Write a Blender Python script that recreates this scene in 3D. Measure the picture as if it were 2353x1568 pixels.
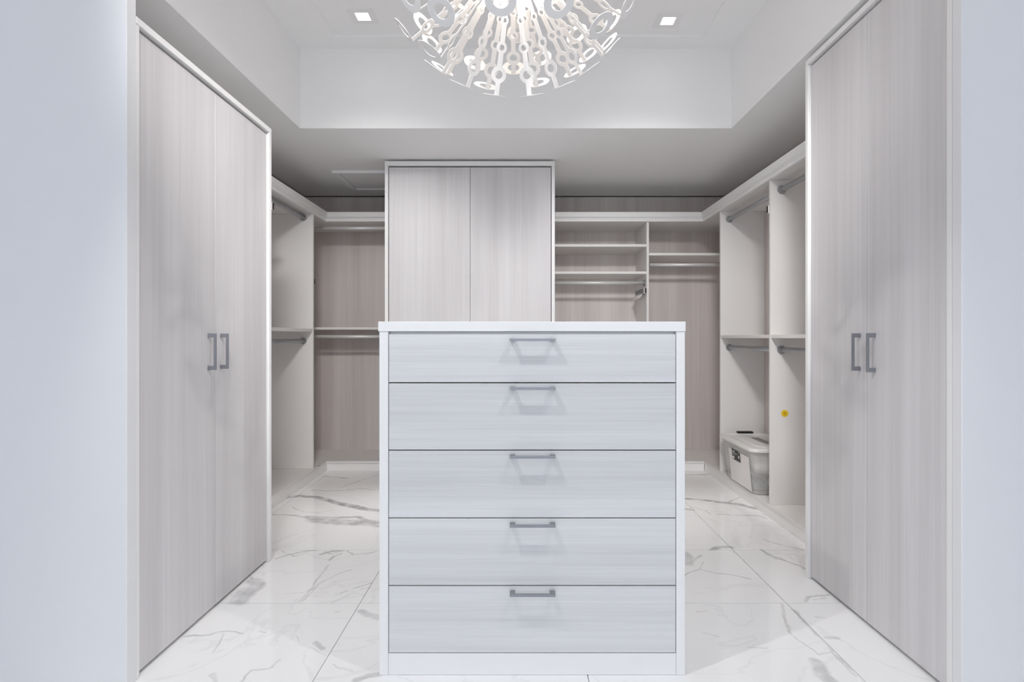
import bpy, bmesh, math, random
from mathutils import Vector, Matrix
random.seed(7)
sc = bpy.context.scene
COL = sc.collection
for o in list(bpy.data.objects): bpy.data.objects.remove(o)

# ------------------------------------------------------------------ camera, world, lights, exposure
F, VX, VY, H = 1280.0, 1195.0, 776.0, 1.03           # focal length in px, vanishing point, camera height
cam = bpy.data.cameras.new('camera'); cam.sensor_width = 36; cam.lens = F / 2353 * 36
cam.shift_x = -(VX - 2353 / 2) / 2353; cam.shift_y = (VY - 1568 / 2) / 2353
cam.clip_start = 0.02
camo = bpy.data.objects.new('camera', cam); COL.objects.link(camo)
camo.location = (0, 0, H); camo.rotation_euler = (math.pi / 2, 0, 0); sc.camera = camo

w = bpy.data.worlds.new('world'); sc.world = w; w.use_nodes = True
w.node_tree.nodes['Background'].inputs[0].default_value = (0.75, 0.85, 1, 1)
w.node_tree.nodes['Background'].inputs[1].default_value = 1.0
sc.view_settings.view_transform = 'Standard'; sc.view_settings.look = 'None'
sc.view_settings.gamma = 1; sc.view_settings.use_curve_mapping = False
sc.view_settings.exposure = 0.07
sc.cycles.max_bounces = 14; sc.cycles.diffuse_bounces = 10
sc.cycles.caustics_reflective = False; sc.cycles.caustics_refractive = False
sc.cycles.sample_clamp_indirect = 6

WINDOW_W, HUB_E, FILL_SPOT_W = 72.0, 6.3, 330.0
SPOT_W = (45.0, 45.0, 56.0, 38.0)                     # the four downlights that point down

def add_light(name, kind, loc, power, color, rot=(0, 0, 0), parent=None, **kw):
    l = bpy.data.lights.new(name, kind); l.energy = power; l.color = color
    for k, v in kw.items(): setattr(l, k, v)
    o = bpy.data.objects.new(name, l); COL.objects.link(o)
    o.location = loc; o.rotation_euler = rot
    if parent: o.parent = parent; o.location = Vector(loc) - parent.location
    return o
# daylight through the wide window in the wall behind the camera
add_light('window_daylight', 'AREA', (0.0, -6.16, 1.45), WINDOW_W, (0.86, 0.92, 1.0), (math.pi / 2, 0, 0),
          shape='RECTANGLE', size=4.8, size_y=2.2)

# ------------------------------------------------------------------ helpers
def fl(x, y):                                         # photo pixel on the floor -> metres
    Y = F * H / (y - VY); return ((x - VX) / F * Y, Y)

def box(bm, x0, x1, y0, y1, z0, z1, bev=0.0):
    vs = [bm.verts.new((x, y, z)) for z in (z0, z1) for y in (y0, y1) for x in (x0, x1)]
    fs = []
    for q in ((0, 2, 3, 1), (4, 5, 7, 6), (0, 1, 5, 4), (2, 6, 7, 3), (0, 4, 6, 2), (1, 3, 7, 5)):
        fs.append(bm.faces.new([vs[i] for i in q]))
    if bev > 0:
        es = list({e for f in fs for e in f.edges})
        bmesh.ops.bevel(bm, geom=es, offset=bev, segments=1, affect='EDGES', profile=0.5)

def cyl(bm, p0, p1, r0, r1=None, n=20, caps=True):
    r1 = r0 if r1 is None else r1
    p0, p1 = Vector(p0), Vector(p1); d = (p1 - p0).normalized()
    a = d.orthogonal().normalized(); b = d.cross(a)
    R = []
    for p, r in ((p0, r0), (p1, r1)):
        R.append([bm.verts.new(p + (a * math.cos(t) + b * math.sin(t)) * r) for t in [2 * math.pi * i / n for i in range(n)]])
    for i in range(n):
        f = bm.faces.new((R[0][i], R[0][(i + 1) % n], R[1][(i + 1) % n], R[1][i])); f.smooth = True
    if caps:
        bm.faces.new(R[0][::-1]); bm.faces.new(R[1])

def ring(bm, c, u, v, ro, ri, t, n=28):               # flat annulus of thickness t lying in the plane u, v
    c, u, v = Vector(c), Vector(u), Vector(v); k = u.cross(v).normalized() * t / 2
    L = []
    for r, s in ((ro, 1), (ri, 1), (ri, -1), (ro, -1)):
        L.append([bm.verts.new(c + (u * math.cos(a) + v * math.sin(a)) * r + k * s) for a in [2 * math.pi * i / n for i in range(n)]])
    for j in range(4):
        A, B = L[j], L[(j + 1) % 4]
        for i in range(n): bm.faces.new((A[i], A[(i + 1) % n], B[(i + 1) % n], B[i]))

def slab(bm, x0, x1, y0, y1, z0, z1, holes):          # a board with rectangular holes, cut on a grid in x and y
    xs = sorted({x0, x1, *[h[0] for h in holes], *[h[1] for h in holes]})
    ys = sorted({y0, y1, *[h[2] for h in holes], *[h[3] for h in holes]})
    for i in range(len(xs) - 1):
        for j in range(len(ys) - 1):
            mx, my = (xs[i] + xs[i + 1]) / 2, (ys[j] + ys[j + 1]) / 2
            if any(h[0] < mx < h[1] and h[2] < my < h[3] for h in holes): continue
            box(bm, xs[i], xs[i + 1], ys[j], ys[j + 1], z0, z1)

def wpos(o):
    p = Vector((0, 0, 0))
    while o: p += o.location; o = o.parent
    return p

def obj(name, bm, mat, parent=None, label=None, smooth=False):
    """links the bmesh (in world metres) as one mesh object whose origin is its own centre"""
    bmesh.ops.recalc_face_normals(bm, faces=bm.faces)
    lo = Vector((min(v.co[i] for v in bm.verts) for i in range(3))); hi = Vector((max(v.co[i] for v in bm.verts) for i in range(3)))
    c = (lo + hi) / 2
    for v in bm.verts: v.co -= c
    if smooth:
        for f in bm.faces: f.smooth = True
    me = bpy.data.meshes.new(name); bm.to_mesh(me); bm.free(); me.materials.append(mat)
    o = bpy.data.objects.new(name, me); COL.objects.link(o); o.location = c
    if parent: o.parent = parent; o.location = c - wpos(parent)
    if label: o['label'] = label
    return o

def thing(name, label, cat, loc, group=None):
    o = bpy.data.objects.new(name, None); COL.objects.link(o); o.location = loc; o.empty_display_size = 0.1
    o['label'] = label; o['category'] = cat
    if group: o['group'] = group
    return o

def tag(o, label, cat, group=None):
    o['label'] = label; o['category'] = cat
    if group: o['group'] = group
    return o

def struct(name, bm, mat, parent=None):
    o = obj(name, bm, mat, parent)
    if not parent: o['kind'] = 'structure'
    return o

def bxo(name, mat, parent, x0, x1, y0, y1, z0, z1, bev=0.001, label=None):
    bm = bmesh.new(); box(bm, x0, x1, y0, y1, z0, z1, bev); return obj(name, bm, mat, parent, label)

# ------------------------------------------------------------------ materials
def mat(name, col, rough=0.5, metal=0.0, spec=0.5):
    m = bpy.data.materials.new(name); m.use_nodes = True
    p = m.node_tree.nodes['Principled BSDF']
    p.inputs['Base Color'].default_value = (*col, 1); p.inputs['Roughness'].default_value = rough
    p.inputs['Metallic'].default_value = metal; p.inputs['Specular IOR Level'].default_value = spec
    return m

def nn(m, t, **kw):
    n = m.node_tree.nodes.new(t)
    for k, v in kw.items(): setattr(n, k, v)
    return n

def noisy(name, col, rough=0.55, amt=0.03, scale=6.0, bump=0.0, spec=0.4):   # painted surface with a slight unevenness
    m = mat(name, col, rough, 0, spec); L = m.node_tree.links; p = m.node_tree.nodes['Principled BSDF']
    tc = nn(m, 'ShaderNodeTexCoord'); nz = nn(m, 'ShaderNodeTexNoise'); nz.inputs['Scale'].default_value = scale
    nz.inputs['Detail'].default_value = 4
    L.new(tc.outputs['Object'], nz.inputs['Vector'])
    mr = nn(m, 'ShaderNodeMix', data_type='RGBA')
    mr.inputs[6].default_value = (*[c * (1 - amt) for c in col], 1); mr.inputs[7].default_value = (*[min(1, c * (1 + amt)) for c in col], 1)
    L.new(nz.outputs['Fac'], mr.inputs[0]); L.new(mr.outputs[2], p.inputs['Base Color'])
    if bump:
        n2 = nn(m, 'ShaderNodeTexNoise'); n2.inputs['Scale'].default_value = 140
        L.new(tc.outputs['Object'], n2.inputs['Vector'])
        b = nn(m, 'ShaderNodeBump'); b.inputs['Strength'].default_value = bump; b.inputs['Distance'].default_value = 0.001
        L.new(n2.outputs['Fac'], b.inputs['Height']); L.new(b.outputs['Normal'], p.inputs['Normal'])
    return m

def wood(name, light, dark, axis='z', rough=0.42, amt=1.0):
    """pale wood-grain laminate: broad boards of tone, streaks and fine pores along one axis"""
    m = mat(name, light, rough, 0, 0.4); L = m.node_tree.links; p = m.node_tree.nodes['Principled BSDF']
    tc = nn(m, 'ShaderNodeTexCoord'); oi = nn(m, 'ShaderNodeObjectInfo')
    ad = nn(m, 'ShaderNodeVectorMath', operation='ADD')
    mu = nn(m, 'ShaderNodeMath', operation='MULTIPLY'); mu.inputs[1].default_value = 37.0
    L.new(oi.outputs['Random'], mu.inputs[0]); L.new(tc.outputs['Object'], ad.inputs[0]); L.new(mu.outputs[0], ad.inputs[1])
    def layer(across, along, detail, dist):
        mp = nn(m, 'ShaderNodeMapping')
        mp.inputs['Scale'].default_value = (across, across, along) if axis == 'z' else (along, across, across)
        L.new(ad.outputs[0], mp.inputs['Vector'])
        n = nn(m, 'ShaderNodeTexNoise'); n.inputs['Scale'].default_value = 1; n.inputs['Detail'].default_value = detail
        n.inputs['Distortion'].default_value = dist
        L.new(mp.outputs['Vector'], n.inputs['Vector']); return n.outputs['Fac']
    la = layer(7, 0.22, 2, 0.0); lb = layer(48, 0.7, 4, 0.5); lc = layer(230, 2.6, 3, 0.3)
    def mulc(s, k):
        a = nn(m, 'ShaderNodeMath', operation='MULTIPLY_ADD'); a.inputs[1].default_value = k; a.inputs[2].default_value = -k / 2
        L.new(s, a.inputs[0]); return a.outputs[0]
    s1 = nn(m, 'ShaderNodeMath', operation='ADD'); s2 = nn(m, 'ShaderNodeMath', operation='ADD'); s3 = nn(m, 'ShaderNodeMath', operation='ADD')
    L.new(mulc(la, 2.0 * amt), s1.inputs[0]); L.new(mulc(lb, 1.0 * amt), s1.inputs[1])
    L.new(s1.outputs[0], s2.inputs[0]); L.new(mulc(lc, 0.8 * amt), s2.inputs[1])
    L.new(s2.outputs[0], s3.inputs[0]); s3.inputs[1].default_value = 0.5
    cl = nn(m, 'ShaderNodeClamp'); L.new(s3.outputs[0], cl.inputs[0])
    mx = nn(m, 'ShaderNodeMix', data_type='RGBA'); mx.inputs[6].default_value = (*dark, 1); mx.inputs[7].default_value = (*light, 1)
    L.new(cl.outputs[0], mx.inputs[0]); L.new(mx.outputs[2], p.inputs['Base Color'])
    b = nn(m, 'ShaderNodeBump'); b.inputs['Strength'].default_value = 0.08; b.inputs['Distance'].default_value = 0.0006
    L.new(lc, b.inputs['Height']); L.new(b.outputs['Normal'], p.inputs['Normal'])
    return m

M_PAINT = noisy('wall_paint', (0.80, 0.80, 0.81), 0.6, 0.012, 2.0, 0.05)
M_CEIL = noisy('ceiling_paint', (0.90, 0.90, 0.90), 0.75, 0.012, 1.5, 0.04)
M_WHITE = noisy('white_laminate', (0.85, 0.845, 0.835), 0.38, 0.012, 8)
M_DOOR = wood('ash_laminate_vertical', (0.725, 0.71, 0.72), (0.60, 0.58, 0.585), 'z', 0.55)
M_DRAWER = wood('ash_laminate_horizontal', (0.74, 0.735, 0.74), (0.61, 0.605, 0.61), 'x', 0.42, 1.25)
M_BACK = wood('ash_back_board', (0.72, 0.67, 0.645), (0.58, 0.525, 0.50), 'z', 0.5)
M_SIDE = noisy('panel_laminate', (0.78, 0.765, 0.75), 0.42, 0.015, 5)
M_STEEL = mat('brushed_steel', (0.29, 0.297, 0.325), 0.45, 0.5)
M_CHROME = mat('satin_chrome', (0.44, 0.445, 0.46), 0.36, 0.7)
M_PRONG_LIT_ROD = mat('prong_metal_and_lit_rod', (0.70, 0.695, 0.69), 0.42, 0.25)  # prong metal; back rods are chrome with brighter reflection put into the colour
M_BLACK = mat('black_plastic', (0.012, 0.012, 0.013), 0.4)
M_DARK = mat('dark_void', (0.05, 0.05, 0.05), 0.8)
M_GROUT = mat('grout', (0.45, 0.45, 0.45), 0.8)
M_LAMPW = noisy('lamp_white_lacquer', (0.85, 0.825, 0.80), 0.45, 0.01, 20)
M_PAPER = noisy('paper', (0.78, 0.75, 0.74), 0.7, 0.02, 4)
M_YELLOW = mat('yellow_print', (0.80, 0.55, 0.01), 0.5)
M_BROWN = mat('brown_print', (0.30, 0.16, 0.01), 0.6)
M_WPRINT = mat('white_print', (0.8, 0.8, 0.8), 0.6)
M_GREEN = mat('green_print', (0.10, 0.28, 0.08), 0.6)
M_CLOTHW = noisy('white_cloth', (0.84, 0.82, 0.80), 0.9, 0.05, 30, 0.3)
M_CLOTHG = noisy('grey_cloth', (0.17, 0.20, 0.24), 0.9, 0.10, 30, 0.3)

def emit(name, col, s):
    m = mat(name, (0.9, 0.9, 0.9), 0.4); p = m.node_tree.nodes['Principled BSDF']
    p.inputs['Emission Color'].default_value = (*col, 1); p.inputs['Emission Strength'].default_value = s
    return m
M_HUB = emit('lit_globe', (1.0, 0.90, 0.81), HUB_E)
M_LED_W = emit('lit_led_cool', (1.0, 0.98, 0.965), 14)
M_LED = emit('lit_led', (1.0, 0.93, 0.84), 14)

def plastic(name, tint, clear):
    m = mat(name, tint, 0.3); L = m.node_tree.links; p = m.node_tree.nodes['Principled BSDF']
    tr = nn(m, 'ShaderNodeBsdfTransparent'); tr.inputs[0].default_value = (0.97, 0.97, 0.97, 1)
    mx = nn(m, 'ShaderNodeMixShader'); mx.inputs[0].default_value = clear
    L.new(p.outputs[0], mx.inputs[1]); L.new(tr.outputs[0], mx.inputs[2])
    L.new(mx.outputs[0], m.node_tree.nodes['Material Output'].inputs[0]); return m
M_TUB = plastic('milky_clear_plastic', (0.90, 0.89, 0.87), 0.74)
M_LID = plastic('milky_lid_plastic', (0.88, 0.87, 0.855), 0.25)

# marble -------------------------------------------------------------
def vein_group():
    g = bpy.data.node_groups.new('vein_segment', 'ShaderNodeTree')
    I = g.interface
    for n, t in (('P', 'NodeSocketVector'), ('A', 'NodeSocketVector'), ('BA', 'NodeSocketVector'), ('Inv', 'NodeSocketFloat'),
                 ('W', 'NodeSocketFloat'), ('S', 'NodeSocketFloat'), ('Prev', 'NodeSocketFloat')):
        I.new_socket(n, in_out='INPUT', socket_type=t)
    I.new_socket('Out', in_out='OUTPUT', socket_type='NodeSocketFloat')
    N, L = g.nodes, g.links
    gi, go = N.new('NodeGroupInput'), N.new('NodeGroupOutput')
    def vm(op): n = N.new('ShaderNodeVectorMath'); n.operation = op; return n
    def fm(op): n = N.new('ShaderNodeMath'); n.operation = op; return n
    pa = vm('SUBTRACT'); L.new(gi.outputs['P'], pa.inputs[0]); pl = fm('MULTIPLY'); L.new(gi.outputs['W'], pl.inputs[0]); pl.inputs[1].default_value = 0.38; L.new(gi.outputs['A'], pa.inputs[1])
    dt = vm('DOT_PRODUCT'); L.new(pa.outputs[0], dt.inputs[0]); L.new(gi.outputs['BA'], dt.inputs[1])
    t = fm('MULTIPLY'); t.use_clamp = True; L.new(dt.outputs['Value'], t.inputs[0]); L.new(gi.outputs['Inv'], t.inputs[1])
    sc_ = vm('SCALE'); L.new(gi.outputs['BA'], sc_.inputs[0]); L.new(t.outputs[0], sc_.inputs['Scale'])
    df = vm('SUBTRACT'); L.new(pa.outputs[0], df.inputs[0]); L.new(sc_.outputs[0], df.inputs[1])
    ln = vm('LENGTH'); L.new(df.outputs[0], ln.inputs[0])
    mr = N.new('ShaderNodeMapRange'); mr.interpolation_type = 'SMOOTHSTEP'
    L.new(ln.outputs['Value'], mr.inputs['Value']); L.new(pl.outputs[0], mr.inputs['From Min'])
    L.new(gi.outputs['W'], mr.inputs['From Max']); L.new(gi.outputs['S'], mr.inputs['To Min']); mr.inputs['To Max'].default_value = 0
    mx = fm('MAXIMUM'); L.new(mr.outputs[0], mx.inputs[0]); L.new(gi.outputs['Prev'], mx.inputs[1])
    L.new(mx.outputs[0], go.inputs[0])
    return g
VEIN = vein_group()

def marble(name, segs, seed, y_far=False):
    """white polished porcelain with grey veins; segs are printed veins (ax, ay, bx, by, width, strength) in tile metres"""
    m = mat(name, (0.8, 0.8, 0.8), 0.10, 0, 0.5); L = m.node_tree.links; p = m.node_tree.nodes['Principled BSDF']
    tc = nn(m, 'ShaderNodeTexCoord')
    off = nn(m, 'ShaderNodeVectorMath', operation='ADD'); off.inputs[1].default_value = (seed * 3.17, seed * 1.73, 0)
    L.new(tc.outputs['Object'], off.inputs[0])
    def nz(scale, detail, col=False):
        n = nn(m, 'ShaderNodeTexNoise'); n.inputs['Scale'].default_value = scale; n.inputs['Detail'].default_value = detail
        L.new(off.outputs[0], n.inputs['Vector']); return n.outputs['Color' if col else 'Fac']
    def warp(src, k):
        s = nn(m, 'ShaderNodeVectorMath', operation='MULTIPLY_ADD'); s.inputs[1].default_value = (k, k, 0); s.inputs[2].default_value = (-k / 2, -k / 2, 0)
        L.new(src, s.inputs[0]); return s.outputs[0]
    a = nn(m, 'ShaderNodeVectorMath', operation='ADD'); b = nn(m, 'ShaderNodeVectorMath', operation='ADD')
    fl_ = nn(m, 'ShaderNodeVectorMath', operation='MULTIPLY'); fl_.inputs[1].default_value = (1, 1, 0)
    L.new(tc.outputs['Object'], fl_.inputs[0])
    L.new(fl_.outputs[0], a.inputs[0]); L.new(warp(nz(7, 3, True), 0.05), a.inputs[1])
    L.new(a.outputs[0], b.inputs[0]); L.new(warp(nz(45, 2, True), 0.012), b.inputs[1])
    prev = None
    for (ax, ay, bx, by, w_, s_) in segs:
        g = nn(m, 'ShaderNodeGroup', node_tree=VEIN)
        g.inputs['A'].default_value = (ax, ay, 0); g.inputs['BA'].default_value = (bx - ax, by - ay, 0)
        g.inputs['Inv'].default_value = 1.0 / max(1e-6, (bx - ax) ** 2 + (by - ay) ** 2)
        g.inputs['W'].default_value = w_ * (1.15 if y_far else .85) + .0006; g.inputs['S'].default_value = min(1, s_ * (1.3 if y_far else 1.0))
        L.new(b.outputs[0], g.inputs['P'])
        if prev: L.new(prev, g.inputs['Prev'])
        prev = g.outputs[0]
    # veins vary in strength along their length
    var = nn(m, 'ShaderNodeMapRange'); var.inputs['From Min'].default_value = 0.30; var.inputs['From Max'].default_value = 0.62
    var.inputs['To Min'].default_value = 0.35; var.inputs['To Max'].default_value = 1.0
    L.new(nz(16, 3), var.inputs['Value'])
    mm = nn(m, 'ShaderNodeMath', operation='MULTIPLY')
    if prev: L.new(prev, mm.inputs[0])
    else: mm.inputs[0].default_value = 0
    L.new(var.outputs[0], mm.inputs[1])
    # faint hairlines everywhere
    f1 = nn(m, 'ShaderNodeTexNoise'); f1.inputs['Scale'].default_value = 1.6; f1.inputs['Detail'].default_value = 5; f1.inputs['Distortion'].default_value = 0.9
    L.new(off.outputs[0], f1.inputs['Vector'])
    d = nn(m, 'ShaderNodeMath', operation='SUBTRACT'); d.inputs[1].default_value = 0.5; L.new(f1.outputs['Fac'], d.inputs[0])
    ab = nn(m, 'ShaderNodeMath', operation='ABSOLUTE'); L.new(d.outputs[0], ab.inputs[0])
    hr = nn(m, 'ShaderNodeMapRange', interpolation_type='SMOOTHSTEP'); hr.inputs['From Max'].default_value = 0.012
    hr.inputs['To Min'].default_value = 0.10; hr.inputs['To Max'].default_value = 0; L.new(ab.outputs[0], hr.inputs['Value'])
    mx = nn(m, 'ShaderNodeMath', operation='MAXIMUM'); L.new(mm.outputs[0], mx.inputs[0]); L.new(hr.outputs[0], mx.inputs[1])
    base = nn(m, 'ShaderNodeMix', data_type='RGBA'); base.inputs[6].default_value = (0.86, 0.865, 0.87, 1); base.inputs[7].default_value = (0.90, 0.90, 0.90, 1)
    L.new(nz(2.5, 3), base.inputs[0])
    c = nn(m, 'ShaderNodeMix', data_type='RGBA'); c.inputs[7].default_value = (0.33, 0.335, 0.345, 1)
    L.new(base.outputs[2], c.inputs[6]); L.new(mx.outputs[0], c.inputs[0]); L.new(c.outputs[2], p.inputs['Base Color'])
    return m

# ------------------------------------------------------------------ room shell
ZS, ZT, ZT2 = 2.240, 2.700, 2.713                    # soffit, tray ledge, tray centre
XL, XR, YB = -1.930, 1.840, 4.860
TX0, TX1, TY0, TY1 = -1.272, 1.222, 0.45, 3.22       # tray opening in the soffit
RX0, RX1, RY0, RY1 = -1.030, 1.020, 0.62, 3.09       # raised centre of the tray
DL = [(-0.822, 2.915), (0.785, 2.955), (-0.80, 0.98), (0.80, 0.98), (-0.50, 0.78), (0.50, 0.78)]   # downlight centres, the last two are added fill spots
bm = bmesh.new()
slab(bm, -3.1, 3.1, 0.20, YB + 0.1, ZS, ZS + 0.06, [(TX0, TX1, TY0, TY1)])
box(bm, -3.1, 3.1, 0.16, 0.20, ZS, 2.80); box(bm, -3.1, 3.1, -6.15, 0.16, 2.75, 2.80)
box(bm, TX0 - .04, TX0, TY0 - .04, TY1 + .04, ZS + .06, ZT + .05); box(bm, TX1, TX1 + .04, TY0 - .04, TY1 + .04, ZS + .06, ZT + .05)
box(bm, TX0, TX1, TY0 - .04, TY0, ZS + .06, ZT + .05); box(bm, TX0, TX1, TY1, TY1 + .04, ZS + .06, ZT + .05)
slab(bm, TX0, TX1, TY0, TY1, ZT, ZT2, [(RX0, RX1, RY0, RY1)])
slab(bm, TX0, TX1, TY0, TY1, ZT2, ZT2 + 0.07, [(x - .036, x + .036, y - .036, y + .036) for x, y in DL])
box(bm, TX0, TX1, TY0, TY1, ZT2 + .07, ZT2 + .10)
struct('ceiling', bm, M_CEIL)

bm = bmesh.new(); box(bm, XL - .1, XL, 1.669, YB, -.0034, ZS); struct('wall_left', bm, M_PAINT)
bm = bmesh.new(); box(bm, XR, XR + .1, 1.586, YB, -.0034, ZS); struct('wall_right', bm, M_PAINT)
bm = bmesh.new(); box(bm, XL - .1, XR + .1, YB, YB + .1, -.0034, ZS); struct('wall_back', bm, M_PAINT)
bm = bmesh.new(); box(bm, -3.0, -1.150, 1.628, 1.669, -.0034, ZS, 0.002); struct('wall_front_left', bm, M_PAINT)
bm = bmesh.new(); box(bm, 1.230, 3.0, 1.551, 1.586, -.0034, ZS, 0.002); struct('wall_front_right', bm, M_PAINT)
bm = bmesh.new(); box(bm, -3.1, -3.0, -6.05, 1.669, -.0034, 2.75); struct('wall_rear_left', bm, M_PAINT)
bm = bmesh.new(); box(bm, 3.0, 3.1, -6.05, 1.586, -.0034, 2.75); struct('wall_rear_right', bm, M_PAINT)
bm = bmesh.new()
for a in ((-3.0, -2.45, 0, 2.75), (2.45, 3.0, 0, 2.75), (-2.45, 2.45, 0, .30), (-2.45, 2.45, 2.60, 2.75)):
    box(bm, a[0], a[1], -6.15, -6.05, a[2], a[3])
struct('wall_rear', bm, M_PAINT)
bm = bmesh.new()
for a in ((-2.45, -2.39, .30, 2.60), (2.39, 2.45, .30, 2.60), (-2.39, 2.39, .30, .36), (-2.39, 2.39, 2.54, 2.60), (-.03, .03, .36, 2.54)):
    box(bm, a[0], a[1], -6.13, -6.07, a[2], a[3])
struct('window_1', bm, M_WHITE)

# ------------------------------------------------------------------ floor tiles
bm = bmesh.new(); box(bm, -3.1, 3.1, -6.15, YB + .1, -.10, -.0035); floor = struct('floor', bm, M_GROUT)
TW, TD, JX, JY = 0.827, 0.538, 0.206, 2.161
V = []                                                # veins drawn through photo pixels: (points, half width m, strength)
def vein(w_, s_, *pts): V.append((pts, w_, s_))
vein(.030, .75, (655, 1145), (690, 1140), (725, 1143), (765, 1153), (800, 1162), (840, 1170), (880, 1176))
vein(.016, .55, (628, 1183), (665, 1185), (700, 1190), (735, 1200))
vein(.055, .55, (722, 1196), (760, 1199), (800, 1201), (838, 1202), (872, 1207))
vein(.018, .50, (700, 1188), (760, 1190), (820, 1188), (869, 1205))
vein(.014, .45, (745, 1096), (798, 1099))
vein(.007, .50, (715, 1126), (765, 1129), (820, 1124), (869, 1126))
vein(.006, .40, (785, 1120), (832, 1103), (868, 1091))
vein(.005, .35, (670, 1166), (700, 1177), (735, 1178), (770, 1171))
vein(.012, .55, (638, 1283), (665, 1276), (700, 1268), (725, 1266))
vein(.006, .45, (650, 1268), (680, 1280), (705, 1272))
vein(.016, .60, (735, 1275), (765, 1267), (790, 1266)); vein(.007, .5, (745, 1268), (760, 1276), (775, 1270))
vein(.014, .60, (760, 1289), (770, 1280), (785, 1274)); vein(.008, .5, (800, 1267), (812, 1275), (845, 1271), (862, 1267))
vein(.009, .35, (757, 1300), (735, 1320), (720, 1348), (692, 1384)); vein(.007, .40, (806, 1311), (770, 1322), (735, 1342), (700, 1382))
vein(.012, .45, (708, 1360), (725, 1352)); vein(.006, .55, (852, 1342), (825, 1350), (810, 1354)); vein(.006, .6, (798, 1358), (782, 1364))
vein(.005, .4, (805, 1367), (785, 1374), (765, 1384)); vein(.004, .35, (650, 1367), (700, 1364)); vein(.006, .3, (850, 1350), (828, 1356))
vein(.050, .60, (583, 1337), (587, 1348), (572, 1362), (555, 1384)); vein(.012, .55, (578, 1328), (592, 1348), (572, 1370))
vein(.045, .40, (560, 1358), (540, 1384))
vein(.008, .50, (425, 1462), (450, 1458), (470, 1460), (500, 1453), (520, 1450), (557, 1455))
vein(.006, .35, (511, 1457), (505, 1475), (492, 1498)); vein(.007, .4, (598, 1450), (610, 1452))
vein(.016, .55, (724, 1481), (733, 1488), (738, 1492)); vein(.004, .3, (685, 1462), (692, 1475), (710, 1492), (748, 1505))
vein(.006, .4, (645, 1515), (620, 1535), (600, 1536), (580, 1540), (560, 1568)); vein(.012, .35, (485, 1552), (492, 1564), (500, 1580))
vein(.005, .5, (773, 1409), (783, 1404))
vein(.022, .45, (828, 1405), (845, 1412), (875, 1420)); vein(.006, .3, (770, 1527), (810, 1545)); vein(.020, .5, (820, 1566), (845, 1555), (870, 1550))
vein(.026, .60, (1572, 1145), (1610, 1149), (1660, 1155), (1700, 1160), (1738, 1169)); vein(.008, .4, (1675, 1154), (1700, 1143))
vein(.018, .50, (1572, 1092), (1600, 1092), (1625, 1090))
vein(.009, .45, (1650, 1183), (1700, 1185), (1740, 1186), (1762, 1193)); vein(.006, .35, (1585, 1165), (1620, 1173), (1632, 1182))
vein(.020, .45, (1577, 1171), (1592, 1172)); vein(.005, .3, (1620, 1172), (1660, 1178))
vein(.018, .60, (1632, 1264), (1652, 1258), (1682, 1258)); vein(.006, .45, (1755, 1240), (1790, 1252), (1845, 1264)); vein(.004, .3, (1705, 1211), (1740, 1206), (1800, 1214))
vein(.013, .60, (1752, 1266), (1768, 1277), (1790, 1284), (1830, 1298), (1858, 1313)); vein(.022, .5, (1765, 1276), (1782, 1284)); vein(.005, .4, (1775, 1274), (1820, 1275), (1856, 1280))
vein(.006, .55, (1575, 1323), (1603, 1308), (1640, 1318), (1690, 1324), (1728, 1332)); vein(.005, .4, (1604, 1307), (1612, 1290))
vein(.030, .50, (1572, 1270), (1583, 1280), (1580, 1296)); vein(.012, .4, (1590, 1287), (1606, 1276))
vein(.010, .50, (1855, 1384), (1856, 1372), (1880, 1367), (1905, 1367)); vein(.007, .3, (1870, 1378), (1895, 1372))
vein(.009, .40, (1795, 1388), (1803, 1410), (1807, 1430), (1818, 1458)); vein(.005, .35, (1818, 1458), (1850, 1485), (1882, 1507), (1912, 1500))
vein(.010, .40, (1822, 1402), (1860, 1443), (1900, 1485), (1935, 1525), (1965, 1548)); vein(.014, .4, (1925, 1512), (1950, 1537))
vein(.040, .50, (1880, 1525), (1890, 1550), (1925, 1580)); vein(.02, .4, (1876, 1553), (1910, 1575))
vein(.014, .50, (1902, 1466), (1922, 1467)); vein(.004, .3, (1618, 1457), (1650, 1462)); vein(.006, .25, (1770, 1490), (1720, 1487))
vein(.006, .3, (1600, 1407), (1625, 1405)); vein(.008, .25, (1872, 1418), (1890, 1420))

def tile_segs(x0, y0):
    cx, cy = x0 + TW / 2, y0 + TD / 2; out = []
    for pts, w_, s_ in V:
        P = [fl(*p) for p in pts]
        for a, b in zip(P, P[1:]):
            if any(x0 - w_ < q[0] < x0 + TW + w_ and y0 - w_ < q[1] < y0 + TD + w_ for q in (a, b, ((a[0] + b[0]) / 2, (a[1] + b[1]) / 2))):
                out.append((a[0] - cx, a[1] - cy, b[0] - cx, b[1] - cy, w_, s_))
    return out

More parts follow.
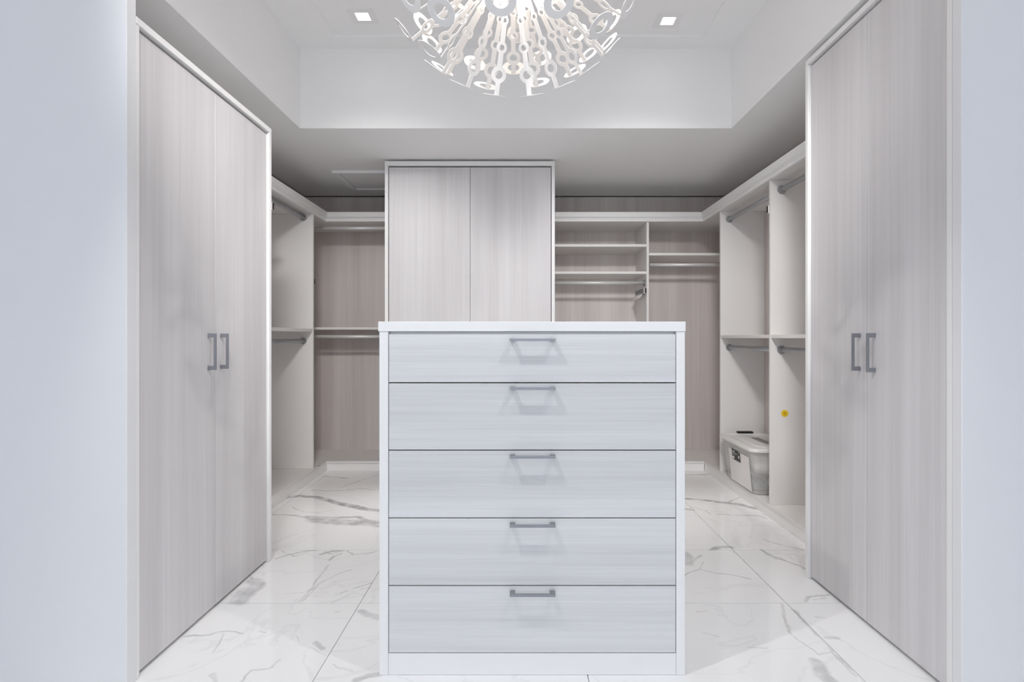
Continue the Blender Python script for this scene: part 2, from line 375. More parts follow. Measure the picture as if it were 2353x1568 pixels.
def random_segs(rng):
    out = []
    for k in range(rng.randint(1, 3)):
        x, y = rng.uniform(-.35, .35), rng.uniform(-.22, .22); a = rng.uniform(-.6, .9); w_ = rng.choice((.006, .006, .01, .022))
        for i in range(rng.randint(3, 6)):
            nx, ny = x + math.cos(a) * .09, y + math.sin(a) * .09
            out.append((x, y, nx, ny, w_, rng.uniform(.3, .55))); x, y = nx, ny; a += rng.uniform(-.5, .5)
    return out
rng = random.Random(3)
plain = [marble('marble_plain', random_segs(rng), 20 + i) for i in range(5)]
tmesh = None; k = 0
for i in range(-5, 5):
    for j in range(-16, 5):
        x0, y0 = JX + i * TW, JY + j * TD
        x1, y1 = x0 + TW, y0 + TD
        if x1 < -2.98 or x0 > 2.98 or y1 < -6.0 or y0 > YB - .05: continue
        cx0, cx1, cy0, cy1 = max(x0, -3.0) + .0015, min(x1, 3.0) - .0015, max(y0, -6.05) + .0020, min(y1, YB) - .0020
        bm = bmesh.new(); box(bm, cx0, cx1, cy0, cy1, -.012, 0, .0008)
        ctr = Vector((x0 + TW / 2, y0 + TD / 2, -.006))
        for v in bm.verts: v.co -= ctr
        bmesh.ops.recalc_face_normals(bm, faces=bm.faces)
        me = bpy.data.meshes.new('floor_tile'); bm.to_mesh(me); bm.free()
        segs = tile_segs(x0, y0) if y0 > 1.0 else []
        me.materials.append(marble('marble_tile', segs, k, y0 > 2.6) if segs else plain[k % 5]); k += 1
        o = bpy.data.objects.new('floor_tile', me); COL.objects.link(o); o.parent = floor; o.location = ctr - floor.location

# ------------------------------------------------------------------ handles
def handle(parent, base, axis, out, length=.137):
    """a square bar pull: slim bar carried by two flat posts, axis = along the bar, out = away from the front"""
    a, o_ = Vector(axis), Vector(out); s = a.cross(o_); b = Vector(base); bm = bmesh.new()
    def brick(a0, a1, o0, o1, s0, s1):
        ps = [b + a * i + o_ * j + s * k for i in (a0, a1) for j in (o0, o1) for k in (s0, s1)]
        lo = [min(p[i] for p in ps) for i in range(3)]; hi = [max(p[i] for p in ps) for i in range(3)]
        box(bm, lo[0], hi[0], lo[1], hi[1], lo[2], hi[2], .0006)
    h = length / 2
    brick(-h, h, .0215, .030, -.0036, .0036)
    brick(-h, -h + .0155, .0, .0225, -.0036, .0036); brick(h - .0155, h, .0, .0225, -.0036, .0036)
    return obj('handle', bm, M_STEEL, parent, 'grey square bar pull')

# ------------------------------------------------------------------ drawer chest in the middle
Y0 = 1.697; S0 = F / Y0
pz = lambda y: H - (y - VY) / S0
px = lambda x: (x - VX) / S0
ch = thing('drawer_chest', 'white chest with five pale wood-grain drawers on the marble floor', 'drawer chest', ((px(872) + px(1574)) / 2, 2.0, 0))
cx0, cx1, cyb, ct = px(871.5), px(1574), 2.36, pz(739.5)
bxo('top_panel', M_WHITE, ch, px(869), px(1575.5), Y0 - .002, cyb + .002, pz(762), ct, .0012)
for a, b in ((cx0, px(892)), (px(1554), cx1)):
    bxo('side_panel', M_WHITE, ch, a, b, Y0, cyb, 0.0005, pz(762) - .0003, .001)
bxo('back_panel', M_WHITE, ch, px(892) + .0005, px(1554) - .0005, cyb - .018, cyb, .0005, pz(762) - .0005)
bxo('top_rail', M_WHITE, ch, px(892) + .0005, px(1554) - .0005, Y0 + .022, Y0 + .06, pz(775), pz(762) - .0005)
bxo('kick_board', M_WHITE, ch, px(892) + .0005, px(1554) - .0005, Y0 + .0015, Y0 + .02, .0005, pz(1502.5))
for a, b, hy in ((768.5, 879, 781), (881.5, 1034, 891.5), (1036.5, 1190, 1047), (1192.5, 1345.5, 1203), (1348, 1500.5, 1359.5)):
    d = bxo('drawer', M_DRAWER, ch, px(893.5), px(1552.5), Y0 + .0005, Y0 + .0195, pz(b), pz(a), .0008)
    bm = bmesh.new()                                                   # drawer box behind the front
    x0, x1, z0, z1 = px(905), px(1541), pz(b) + .012, pz(a) - .03
    box(bm, x0, x0 + .014, Y0 + .021, cyb - .05, z0, z1); box(bm, x1 - .014, x1, Y0 + .021, cyb - .05, z0, z1)
    box(bm, x0 + .014, x1 - .014, cyb - .064, cyb - .05, z0, z1); box(bm, x0 + .014, x1 - .014, Y0 + .021, cyb - .064, z0, z0 + .01)
    obj('drawer_box', bm, M_WHITE, d)
    handle(d, (px(1223.5), Y0 + .0003, pz(hy)), (1, 0, 0), (0, -1, 0))

# ------------------------------------------------------------------ wardrobes at the sides
def side_wardrobe(label, face, sgn, yn, yf, top, back, sten, stef, rail, dsplit, group, tall_name):
    """face = x of the frame plane, sgn = +1 when the aisle lies towards +x"""
    t = thing('wardrobe', label, 'wardrobe', ((face + back) / 2, (yn + yf) / 2, 0), group)
    def X(o): return face - sgn * o                                    # o metres behind the frame plane
    def part(name, m, o0, o1, y0, y1, z0, z1, bev=.001, parent=t):
        return bxo(name, m, parent, min(X(o0), X(o1)), max(X(o0), X(o1)), y0, y1, z0, z1, bev)
    D = abs(face - back)
    part('far_side_panel', M_WHITE, 0, D, yf - stef, yf, .0005, top - rail - .0005)
    part('near_side_panel', M_WHITE, .002, D, yn, yn + sten, .0005, top - rail - .0005)
    part('top_panel', M_WHITE, 0, D, yn, yf, top - rail, top)
    part('back_panel', M_WHITE, D - .012, D, yn + sten + .0005, yf - stef - .0005, .0005, top - rail - .0005)
    part('floor_panel', M_WHITE, .045, D - .0125, yn + sten + .0005, yf - stef - .0005, .0005, .05)
    y0, y1 = yn + sten + .003, yf - stef - .003
    for (a, b, hy) in ((y0, dsplit - .0011, dsplit - .046), (dsplit + .0011, y1, dsplit + .040)):
        d = part('door', M_DOOR, .013, .033, a, b, .011, top - rail - .010, .0003)
        handle(d, (X(.0129), hy, .977), (0, 0, 1), (sgn, 0, 0))
    return t
G_W = None
side_wardrobe('wide pale wood-grain wardrobe on the left, lower than the ceiling, two doors with bar pulls', -1.150, 1, 1.6705, 2.578, 1.995, XL + .003,
              .0155, .022, .022, 2.124, G_W, 'left')
side_wardrobe('tall pale wood-grain wardrobe on the right reaching the soffit, two doors with bar pulls', 1.229, -1, 1.5875, 2.400, 2.219, XR - .003,
              .020, .020, .022, 1.995, G_W, 'right')

# ------------------------------------------------------------------ tall wardrobe on the back wall
t = thing('wardrobe', 'wood-grain wardrobe on the back wall behind the drawer chest, no visible pulls', 'wardrobe', (-.34, 4.2, 0))
wx0, wx1, wy0, wy1, wt = -.916, .2356, 3.770, YB - .003, 2.225
bxo('side_panel', M_WHITE, t, wx0, wx0 + .022, wy0, wy1, .0005, wt - .0305); bxo('side_panel', M_WHITE, t, wx1 - .022, wx1, wy0, wy1, .0005, wt - .0305)
bxo('top_panel', M_WHITE, t, wx0, wx1, wy0, wy1, wt - .03, wt)
bxo('back_panel', M_WHITE, t, wx0 + .0225, wx1 - .0225, wy1 - .012, wy1, .0005, wt - .0305)
bxo('kick_board', M_WHITE, t, wx0 + .0225, wx1 - .0225, wy0 + .03, wy0 + .048, .0005, .08)
mid = (1080 - VX) / F * wy0
bxo('door', M_DOOR, t, wx0 + .0260, mid - .001, wy0 + .013, wy0 + .033, .085, wt - .0385); bxo('door', M_DOOR, t, mid + .001, wx1 - .0260, wy0 + .013, wy0 + .033, .085, wt - .0385)

# ------------------------------------------------------------------ open shelving round the walls
def rod(parent, p0, p1, r=.0150, m=None):
    bm = bmesh.new(); cyl(bm, p0, p1, r, n=24)
    o = obj('closet_rod', bm, m or M_CHROME, parent, 'round grey metal hanging rod')
    d = (Vector(p1) - Vector(p0)).normalized()
    for p, s in ((Vector(p0), 1), (Vector(p1), -1)):
        bm = bmesh.new(); cyl(bm, p + d * s * .0003, p + d * s * .006, .0235, .0235, 24); cyl(bm, p + d * s * .006, p + d * s * .018, .0195, .0185, 24)
        obj('rod_flange', bm, M_CHROME, o)
    return o
DZ = .076                                             # top of the base deck
ZU = 1.930                                            # underside of the crown shelf
FL, FR, FB = -1.505, 1.428, 4.340                     # front planes of left, right and back runs
BL, BR, BB = -1.837, 1.744, 4.752                     # faces of the back boards
PL, PR, PB = -1.490, 1.421, 4.300                     # plinth fronts
EL, ER = 4.050, 3.968                                 # near faces of the end panels
ML, MR = 3.300, 3.176                                 # near faces of the middle panels
TH = .019

def deck(parent, x0, x1, y0, y1): return bxo('base_shelf', M_SIDE, parent, x0, x1, y0, y1, .0585, DZ)

u = thing('shelving_unit', 'open hanging unit on left side wall, two bays with two rods each', 'shelving', ((BL + FL) / 2, 3.3, 0))
bxo('back_board', M_BACK, u, BL - .012, BL, 2.585, YB - .03, .0005, 2.228)
bxo('upright', M_SIDE, u, BL + .0005, FL, EL, EL + TH, DZ + .0005, ZU - .0005)
bxo('upright', M_SIDE, u, BL + .0005, FL, ML, ML + TH, DZ + .0005, ZU - .0005)
deck(u, BL + .0005, PL, 2.585, 4.295)
bxo('plinth', M_WHITE, u, PL - .020, PL - .004, 2.585, PB + .012, .0005, .058)
for a, b in ((2.585, ML - .0005), (ML + TH + .0005, EL - .0005)):
    bxo('shelf', M_SIDE, u, BL + .0005, FL - .004, a, b, 1.071, 1.071 + .022)
    rod(u, (-1.576, a, 1.902), (-1.576, b, 1.902)); rod(u, (-1.576, a, 1.005), (-1.576, b, 1.005))

u = thing('shelving_unit', 'open hanging section in the left back corner with one shelf and two rods', 'shelving', (-1.37, 4.5, 0))
bxo('back_board', M_BACK, u, BL + .0005, wx0 - .0005, BB, BB + .012, .0005, 2.228)
deck(u, BL + .0005, wx0 - .001, 4.2955, BB - .0005)
bxo('plinth', M_WHITE, u, PL - .003, wx0 - .001, PB + .004, PB + .02, .0005, .058)
bxo('shelf', M_SIDE, u, BL + .0005, wx0 - .001, FB, BB - .0005, 1.092, 1.110)
bxo('side_cleat', M_SIDE, u, wx0 - .013, wx0 - .001, FB + .01, BB - .0005, DZ + .0005, 1.0915)
rod(u, (BL + .001, 4.42, 1.897), (wx0 - .0005, 4.42, 1.897), .0135, M_PRONG_LIT_ROD); rod(u, (BL + .001, 4.42, 1.037), (wx0 - .0135, 4.42, 1.037), .0135, M_PRONG_LIT_ROD)

bm = bmesh.new(); cyl(bm, (-1.497, 4.14, DZ + .0002), (-1.497, 4.14, DZ + .003), .005, n=12); obj('screw_cap', bm, M_BLACK, u, 'tiny dark cap')

UX = .9856                                            # left face of the divider right of the cubbies
u = thing('shelving_unit', 'open shelf unit right of the back wardrobe with three cubbies and a rod below', 'shelving', (.62, 4.5, 0))
bxo('back_board', M_BACK, u, wx1 + .0005, UX + TH, BB, BB + .012, .0005, 2.228)
bxo('upright', M_SIDE, u, UX, UX + TH, FB, BB - .0005, DZ + .0005, ZU - .0005)
bxo('upright', M_SIDE, u, wx1 + .0005, wx1 + TH, FB, BB - .0005, DZ + .0005, ZU - .0005)
for z in (1.739, 1.527): bxo('shelf', M_SIDE, u, wx1 + TH + .0005, UX - .0005, FB + .003, BB - .0005, z, z + .019)
deck(u, wx1 + .001, UX + TH, PB - .004, BB - .0005)
bxo('plinth', M_WHITE, u, wx1 + .001, UX + TH, PB + .004, PB + .02, .0005, .058)
rod(u, (wx1 + TH + .0005, 4.41, 1.463), (UX - .0005, 4.41, 1.463), .0135, M_PRONG_LIT_ROD)

u = thing('shelving_unit', 'open full-length hanging section in the right back corner with one high shelf', 'shelving', (1.37, 4.5, 0))
bxo('back_board', M_BACK, u, UX + TH + .0005, BR - .0005, BB, BB + .012, .0005, 2.228)
bxo('shelf', M_SIDE, u, UX + TH + .0005, BR - .0005, FB + .003, BB - .0005, 1.671, 1.690)
deck(u, UX + TH + .0005, PR - .0005, PB - .004, BB - .0005)
bxo('plinth', M_WHITE, u, UX + TH + .0005, PR + .003, PB + .004, PB + .02, .0005, .058)
rod(u, (UX + TH + .0005, 4.42, 1.607), (BR - .0005, 4.42, 1.607), .0135, M_PRONG_LIT_ROD)

u = thing('shelving_unit', 'open hanging unit on right side wall with milky plastic bin in its far bay', 'shelving', ((BR + FR) / 2, 3.2, 0))
bxo('back_board', M_BACK, u, BR, BR + .012, 2.407, YB - .03, .0005, 2.228)
for y in (ER, MR): bxo('upright', M_SIDE, u, FR, BR - .0005, y, y + TH, DZ + .0005, ZU - .0005)
deck(u, PR, BR - .0005, 2.407, BB - .0005)
bxo('plinth', M_WHITE, u, PR + .004, PR + .020, 2.407, PB + .003, .0005, .058)
for a, b in ((2.407, MR - .0005), (MR + TH + .0005, ER - .0005)):
    bxo('shelf', M_SIDE, u, FR + .002, BR - .0005, a, b, 1.026, 1.046)
    rod(u, (1.490, a, 1.872), (1.490, b, 1.872)); rod(u, (1.490, a, .960), (1.490, b, .960))

# crown shelves: a board with a moulded front that runs round the corner
PROF = [(-.02, ZU + .0003), (0, ZU + .0003), (0, ZU + .019), (.004, ZU + .021), (.004, ZU + .026), (.012, ZU + .029), (.016, ZU + .033),
        (.016, 1.999), (.013, 2.001), (-.02, 2.001)]
def crown(parent, path, outs):
    """sweeps the profile along a mitred path; outs[i] is the outward offset vector at path point i"""
    bm = bmesh.new(); R = []
    for p, o in zip(path, outs):
        R.append([bm.verts.new((p[0] + o[0] * q[0], p[1] + o[1] * q[0], q[1])) for q in PROF])
    n = len(PROF)
    for a, b in zip(R, R[1:]):
        for i in range(n): bm.faces.new((a[i], a[(i + 1) % n], b[(i + 1) % n], b[i]))
    bm.faces.new(R[0]); bm.faces.new(R[-1][::-1])
    return obj('crown_moulding', bm, M_WHITE, parent)
t = thing('crown_shelf', 'white crown-moulded top shelf running round the left back corner', 'shelf', (-1.6, 3.6, ZU))
crown(t, [(-1.504, 2.585), (-1.504, 4.316), (wx0 - .001, 4.316)], [(1, 0), (1, -1), (0, -1)])
bm = bmesh.new(); box(bm, BL + .0005, -1.5245, 2.585, BB - .0005, ZU, ZU + .019); box(bm, -1.5245, wx0 - .001, 4.3365, BB - .0005, ZU, ZU + .019); obj('shelf_board', bm, M_SIDE, t)
t = thing('crown_shelf', 'white crown-moulded top shelf running round the right back corner', 'shelf', (1.5, 3.6, ZU))
crown(t, [(1.418, 2.407), (1.418, 4.316), (wx1 + .001, 4.316)], [(-1, 0), (-1, -1), (0, -1)])
bm = bmesh.new(); box(bm, 1.4385, BR - .0005, 2.407, BB - .0005, ZU, ZU + .019); box(bm, wx1 + .001, 1.4385, 4.3365, BB - .0005, ZU, ZU + .019); obj('shelf_board', bm, M_SIDE, t)

# ------------------------------------------------------------------ pull-out racks
def tie_rack(label, base, run, out, length=.30, h=.038):
    """slide-out tie rack: flat rail along run, angled prongs standing off towards out, black cap on its front end"""
    r, o_, b = Vector(run), Vector(out), Vector(base); up = Vector((0, 0, 1))
    t = thing('tie_rack', label, 'tie rack', base, 'slide-out tie racks')
    def slabv(bm, pts, th):                                            # thin plate through four points
        n = (pts[1] - pts[0]).cross(pts[2] - pts[0]).normalized() * th / 2
        A = [bm.verts.new(p + n) for p in pts]; B = [bm.verts.new(p - n) for p in pts]
        bm.faces.new(A); bm.faces.new(B[::-1])
        for i in range(4): bm.faces.new((A[i], B[i], B[(i + 1) % 4], A[(i + 1) % 4]))
    bm = bmesh.new(); q = b + o_ * .012 + r * .03
    slabv(bm, [q - up * h / 2, q + r * length - up * h / 2, q + r * length + up * h / 2, q + up * h / 2], .018); obj('rail', bm, M_STEEL, t)
    for i in range(7):
        bm = bmesh.new(); s = b + o_ * .020 + r * (.065 + i * (length - .05) / 7) - up * h * .42
        cyl(bm, s, s + o_ * .020 - r * .016 - up * .030, .0048, n=8); cyl(bm, s + o_ * .020 - r * .016 - up * .030, s + o_ * .032 - r * .028 - up * .038, .0048, n=8)
        obj('prong', bm, M_PRONG_LIT_ROD, t)
    bm = bmesh.new(); q = b + o_ * .010
    slabv(bm, [q - up * h * .55, q + r * .034 - up * h * .55, q + r * .034 + up * h * .55, q + up * h * .55], .020); obj('end_block', bm, M_WHITE, t)
    bm = bmesh.new(); q = b + o_ * .010 - r * .003
    slabv(bm, [q - up * h * .5, q + r * .003 - up * h * .5, q + r * .003 + up * h * .5, q + up * h * .5], .014); obj('end_cap', bm, M_BLACK, t)
tie_rack('tie rack with angled prongs on divider below the cubby shelves', (UX - .0008, FB - .015, 1.395), (0, 1, 0), (-1, 0, 0))
tie_rack('tie rack on hidden side of left corner panel, only black end showing', (FL - .001, EL + TH + .0008, 1.440), (-1, 0, 0), (0, 1, 0), .25)
tie_rack('tie rack high behind the middle panel of the right shelving', (FR - .004, MR + TH + .0008, 1.767), (1, 0, 0), (0, 1, 0), .25)
tie_rack('tie rack high in left shelving just beside the left wardrobe edge', (FL + .028, ML + TH + .0008, 1.815), (-1, 0, 0), (0, 1, 0), .25)

# ------------------------------------------------------------------ yellow sticker
bm = bmesh.new(); cyl(bm, (1.509, MR - .0002, .597), (1.509, MR - .0012, .597), .0200, n=32); st = obj('sticker', bm, M_YELLOW)
tag(st, 'small round yellow sticker on white middle panel of the right shelving', 'sticker')
def mark(x, z, l, wd, parent, m):
    bm = bmesh.new(); d = Vector((.72, 0, .69)); n = Vector((-.69, 0, .72)); c = Vector((x, MR - .0013, z))
    bm.faces.new([bm.verts.new(c + d * a * l / 2 + n * b * wd / 2) for a, b in ((-1, -1), (1, -1), (1, 1), (-1, 1))]); obj('printed_mark', bm, m, parent)
mark(1.5060, .6005, .011, .0045, st, M_BROWN); mark(1.5120, .5935, .015, .0035, st, M_BROWN)

# ------------------------------------------------------------------ storage bin and what is in it
def rrect(x0, x1, y0, y1, r, z, n=6):
    P = []
    for cx, cy, a0 in ((x1 - r, y1 - r, 0), (x0 + r, y1 - r, 90), (x0 + r, y0 + r, 180), (x1 - r, y0 + r, 270)):
        for i in range(n + 1):
            a = math.radians(a0 + 90 * i / n); P.append((cx + r * math.cos(a), cy + r * math.sin(a), z))
    return P
def loft(bm, rings, cap0=True, cap1=True):
    R = [[bm.verts.new(p) for p in r] for r in rings]; n = len(R[0])
    for a, b in zip(R, R[1:]):
        for i in range(n): bm.faces.new((a[i], a[(i + 1) % n], b[(i + 1) % n], b[i]))
    if cap0: bm.faces.new(R[0][::-1])
    if cap1: bm.faces.new(R[-1])
bn = thing('storage_bin', 'milky plastic lidded storage bin on base shelf of the right shelving', 'storage bin', (1.56, 3.59, DZ))
bm = bmesh.new()
def tubr(f, ins=0.0, z=None):
    zz = DZ + .0008 + f * .268 if z is None else z
    return rrect(1.412 - .025 * f + ins, 1.702 + .030 * f - ins, 3.365 - .045 * f + ins, 3.805 + .055 * f - ins, .045, zz)
loft(bm, [tubr(.05, .004, DZ + .004), tubr(0, .012), tubr(0, .003, DZ + .004), tubr(.03), tubr(.35), tubr(.7), tubr(.93), tubr(.94, -.006), tubr(1.0, -.006), tubr(1.0, .003), tubr(.7, .003), tubr(.35, .003), tubr(.04, .003, DZ + .008)], False, True)
obj('tub', bm, M_TUB, bn)
bm = bmesh.new(); g = lambda i, z: rrect(1.371 + i, 1.7385 - i, 3.302 + i, 3.874 - i, .055, z)
loft(bm, [g(.010, .346), g(0, .346), g(0, .358), g(.004, .364), g(.018, .367), g(.034, .3665), g(.042, .360), g(.075, .360), g(.083, .3655), g(.16, .3665)], True, True)
obj('lid', bm, M_LID, bn, smooth=False)
bxo('latch', M_BLACK, bn, 1.505, 1.612, 3.846, 3.878, .366, .380, .003, 'black clip handle on lid')
def tubx(z): return 1.412 - .025 * (z - DZ) / .268
def card(name, m, parent, y0, y1, z0, z1, off):
    bm = bmesh.new(); P = [Vector((tubx(z) - off, y, z)) for y, z in ((y0, z0), (y1, z0), (y1, z1), (y0, z1))]
    Q = [p + Vector((.0008, 0, 0)) for p in P]
    A = [bm.verts.new(p) for p in P]; B = [bm.verts.new(p) for p in Q]
    bm.faces.new(A); bm.faces.new(B[::-1])
    for i in range(4): bm.faces.new((A[i], B[i], B[(i + 1) % 4], A[(i + 1) % 4]))
    return obj(name, bm, m, parent)
cd = card('paper_insert', M_PAPER, bn, 3.385, 3.712, .090, .300, .002)
lb = card('label', M_BLACK, cd, 3.520, 3.655, .236, .304, .0032)
G = .0045
# the label is too small in the photograph to read: blocks of white print as they show
M_LBL = M_WPRINT
bm = bmesh.new()
def patch(y0, y1, z0, z1):
    bm.faces.new([bm.verts.new((tubx(z) - G, y, z)) for y, z in ((y0, z0), (y1, z0), (y1, z1), (y0, z1))])
patch(3.600, 3.642, .288, .294); patch(3.560, 3.650, .2790, .2820); patch(3.616, 3.648, .242, .258); patch(3.530, 3.549, .260, .277)
for i in range(2): patch(3.600 - i * .004, 3.648, .2725 - i * .005, .2735 - i * .005)
patch(3.522, 3.536, .296, .303)
obj('label_print', bm, M_LBL, bn, 'white print on black label')

def cloth(label, m, x0, x1, y0, y1, z0, z1, seed, group=None):
    """a loosely folded cloth: soft rounded slab with creases"""
    r_ = random.Random(seed); bm = bmesh.new(); n = 14
    P = [r_.uniform(0, 6.3) for _ in range(6)]
    grid = {}
    for s in (0, 1):
        for i in range(n + 1):
            for j in range(n + 1):
                a, b = i / n, j / n; e = min(1, 6 * min(a, 1 - a, b, 1 - b)) ** .5
                wv = .012 * math.sin(9 * a + P[0] + 3 * b) + .008 * math.sin(14 * b + P[1] - 4 * a) + .004 * math.sin(31 * a + 17 * b + P[2])
                zc = (z0 + z1) / 2; hh = (z1 - z0) / 2
                z = zc + hh * e + (wv - .02) * e if s else max(z0, zc - hh * e)
                grid[s, i, j] = bm.verts.new(((x0 + x1) / 2 + (x1 - x0) * (a - .5) * math.sqrt(1 - .42 * (2 * b - 1) ** 2 / 2), (y0 + y1) / 2 + (y1 - y0) * (b - .5) * math.sqrt(1 - .42 * (2 * a - 1) ** 2 / 2), z))
    for i in range(n):
        for j in range(n):
            bm.faces.new((grid[1, i, j], grid[1, i + 1, j], grid[1, i + 1, j + 1], grid[1, i, j + 1]))
            bm.faces.new((grid[0, i, j], grid[0, i, j + 1], grid[0, i + 1, j + 1], grid[0, i + 1, j]))
    for i in range(n):
        for s0, s1 in (((i, 0), (i + 1, 0)), ((i + 1, n), (i, n)), ((0, i + 1), (0, i)), ((n, i), (n, i + 1))):
            bm.faces.new((grid[0, s0[0], s0[1]], grid[0, s1[0], s1[1]], grid[1, s1[0], s1[1]], grid[1, s0[0], s0[1]]))
    return tag(obj('folded_cloth', bm, m, None, smooth=True), label, 'cloth', group)
cloth('white folded cloth at the bottom of the milky bin', M_CLOTHW, 1.535, 1.69, 3.376, 3.79, DZ + .012, .165, 1)
cloth('dark grey folded cloth showing through the near corner of the bin', M_CLOTHG, 1.418, 1.530, 3.376, 3.72, DZ + .012, .150, 2)
cloth('pale folded cloth filling the top of the milky bin', M_CLOTHW, 1.414, 1.70, 3.362, 3.81, .184, .334, 3)

# ------------------------------------------------------------------ ceiling access panel
t = thing('access_panel', 'white framed ceiling access panel beside the back wardrobe', 'access panel', (-1.14, 4.27, ZS))
bm = bmesh.new(); x0, x1, y0, y1 = -1.363, -.925, 4.03, 4.53; fw = .045
slab(bm, x0, x1, y0, y1, ZS - .020, ZS - .0003, [(x0 + fw, x1 - fw, y0 + fw * .5, y1 - fw)]); obj('frame', bm, M_CEIL, t)
bxo('hatch', M_CEIL, t, x0 + fw + .003, x1 - fw - .003, y0 + fw * .5 + .003, y1 - fw - .003, ZS - .009, ZS - .0003)

# ------------------------------------------------------------------ downlights and two added fill spots
names = ['square recessed downlight left of the chandelier', 'square recessed downlight right of the chandelier',
         'square recessed downlight near the entrance, left side', 'square recessed downlight near the entrance, right side',
         'added square fill spotlight out of view, tilted to the back, left one', 'added square fill spotlight out of view, tilted to the back, right one']
for i, ((x, y), nm) in enumerate(zip(DL, names)):
    t = thing('downlight', nm, 'downlight', (x, y, ZT2), 'square downlights in the tray ceiling')
    bm = bmesh.new(); slab(bm, x - .0675, x + .0675, y - .0675, y + .0675, ZT2 - .004, ZT2 - .0003, [(x - .034, x + .034, y - .034, y + .034)]); obj('trim', bm, M_WHITE, t)
    bm = bmesh.new()
    for a in ((x - .0355, x - .034, y - .034, y + .034), (x + .034, x + .0355, y - .034, y + .034), (x - .0355, x + .0355, y - .0355, y - .034), (x - .0355, x + .0355, y + .034, y + .0355)):
        box(bm, a[0], a[1], a[2], a[3], ZT2, ZT2 + .06)
    obj('baffle', bm, M_WHITE, t)
    bxo('lamp', M_LED_W if i % 2 else M_LED, t, x - .0335, x + .0335, y - .0335, y + .0335, ZT2 + .022, ZT2 + .032, .001)
    if i >= 4:                                        # unseen pair, added to brighten the back of the closet
        add_light('fill_spot_light', 'SPOT', (x, y, ZT2 - .012), FILL_SPOT_W, (1.0, 0.98, 0.965), (math.radians(60), 0, math.radians(8 if i == 4 else -5)), t,
                  spot_size=math.radians(48), spot_blend=0.6, shadow_soft_size=0.20)
    else:
        aim = Vector((0.0, 1.70, 0.55)) if i >= 2 else Vector((x, y - .25, 0))      # the entrance pair is turned on the chest
        rot = (aim - Vector((x, y, ZT2))).to_track_quat('-Z', 'Y').to_euler()
        add_light('spot_light', 'SPOT', (x, y, ZT2 - .012), SPOT_W[i], (1.0, 0.98, 0.965), rot, t,
                  spot_size=math.radians(74 if i >= 2 else 60), spot_blend=0.5 if i >= 2 else 0.8, shadow_soft_size=0.018)

# ------------------------------------------------------------------ chandelier
CC = Vector((-.0226, 1.70, 2.213)); R = .41
lamp = thing('chandelier', 'white ball-shaped pendant of radiating strips and rings, lit from inside', 'chandelier', CC)
bm = bmesh.new(); bmesh.ops.create_icosphere(bm, subdivisions=3, radius=.13, matrix=Matrix.Translation(CC)); obj('globe', bm, M_HUB, lamp, 'glowing globe at heart', smooth=True)
bm = bmesh.new(); cyl(bm, CC + Vector((0, 0, .125)), (CC.x, CC.y, ZT2 - .02), .008, n=14); obj('rod', bm, M_LAMPW, lamp)
bm = bmesh.new(); cyl(bm, (CC.x, CC.y, ZT2 - .02), (CC.x, CC.y, ZT2 - .0005), .075, n=36); obj('canopy', bm, M_LAMPW, lamp)
# one strip, pointing along +z, its width along x; the end ring is folded over towards +y
T = .0014
bm = bmesh.new()
hw = .0080
r1, r2, r3 = (.190, .0125, .0062), (.268, .0175, .0088), (.348, .0255, .0130)
z = .120
for q in (r1, r2, r3):
    box(bm, -hw, hw, -T / 2, T / 2, z, q[0] - math.sqrt(((q[1] + q[2]) / 2) ** 2 - hw * hw * .7) if (q[1] + q[2]) / 2 > hw else q[0] - q[2] - .001); ring(bm, (0, 0, q[0]), (1, 0, 0), (0, 0, 1), q[1], q[2], T * 1.01)
    z = q[0] + (math.sqrt(((q[1] + q[2]) / 2) ** 2 - hw * hw * .7) if (q[1] + q[2]) / 2 > hw else q[2] + .001)
box(bm, -hw, hw, -T / 2, T / 2, z, R)
bmesh.ops.recalc_face_normals(bm, faces=bm.faces)
me_blade = bpy.data.meshes.new('strip'); bm.to_mesh(me_blade); bm.free(); me_blade.materials.append(M_LAMPW)
bm = bmesh.new(); ring(bm, (0, .038, R), (1, 0, 0), (0, 1, 0), .0415, .0215, T, 36)
bmesh.ops.recalc_face_normals(bm, faces=bm.faces)
me_ring = bpy.data.meshes.new('end_ring'); bm.to_mesh(me_ring); bm.free(); me_ring.materials.append(M_LAMPW)
CAMP = Vector((0, 0, H))
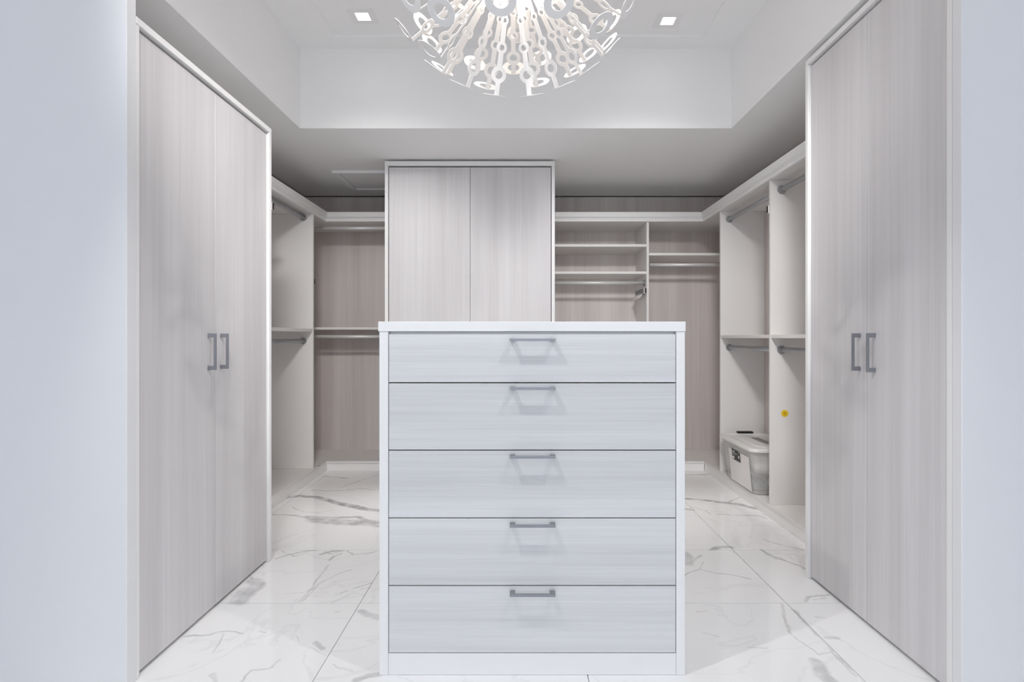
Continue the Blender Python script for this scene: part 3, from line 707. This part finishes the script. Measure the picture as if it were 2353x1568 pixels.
def hit(x, y, front):                                  # where on the ball a strip seen at this photo pixel ends
    d = Vector(((x - VX) / F, 1, (VY - y) / F)).normalized(); oc = CC - CAMP; tca = oc.dot(d)
    d2 = oc.dot(oc) - tca * tca; th = math.sqrt(max(0, R * R - d2))
    return ((CAMP + d * (tca + (-th if front else th))) - CC).normalized()
ends = [(1137, 253, 0), (1220, 251, 0), (1065, 231, 0), (1290, 234, 0), (1012, 179, 0), (1350, 196, 0),
        (1012, 135, 1), (1385, 128, 1), (947, 92, 1), (1358, 84, 1), (1034, 56, 1), (1154, 35, 1), (1271, 39, 1), (1428, 35, 1), (961, 23, 1),
        (1171, 234, 0), (1086, 218, 0), (1257, 218, 0), (1029, 170, 0), (1311, 175, 0), (1121, 205, 0), (1232, 199, 0), (1060, 185, 0), (1290, 178, 0),
        (977, 75, 0), (1385, 117, 0), (1180, 170, 0), (1000, 118, 0), (1095, 160, 0), (1345, 140, 0), (1400, 70, 0), (1240, 150, 0)]
dirs = []
for e in ends:
    d = hit(*e)
    if all(d.angle(q) > math.radians(8.5) for q in dirs): dirs.append(d)
def proj(p): return (VX + p.x / p.y * F, VY - (p.z - H) / p.y * F)
N = 92; ga = math.pi * (3 - math.sqrt(5))
for i in range(N):
    zc = 1 - 2 * (i + .5) / N; rr = math.sqrt(1 - zc * zc); d = Vector((rr * math.cos(ga * i), rr * math.sin(ga * i), zc))
    if zc > .985: continue
    p = proj(CC + d * R); facing = d.dot((CAMP - CC).normalized())
    if p[1] > -25 and not (facing < -.25 and p[1] < 160): continue      # inside the picture only what the photo shows
    if all(d.angle(q) > math.radians(17) for q in dirs): dirs.append(d)
for d in dirs:
    y = (Vector((0, 0, 1)) - d * d.z).normalized(); x = y.cross(d)
    m4 = Matrix((x, y, d)).transposed().to_4x4()
    b = bpy.data.objects.new('strip', me_blade); COL.objects.link(b); b.parent = lamp; b.matrix_local = m4
    r_ = bpy.data.objects.new('end_ring', me_ring); COL.objects.link(r_); r_.parent = b
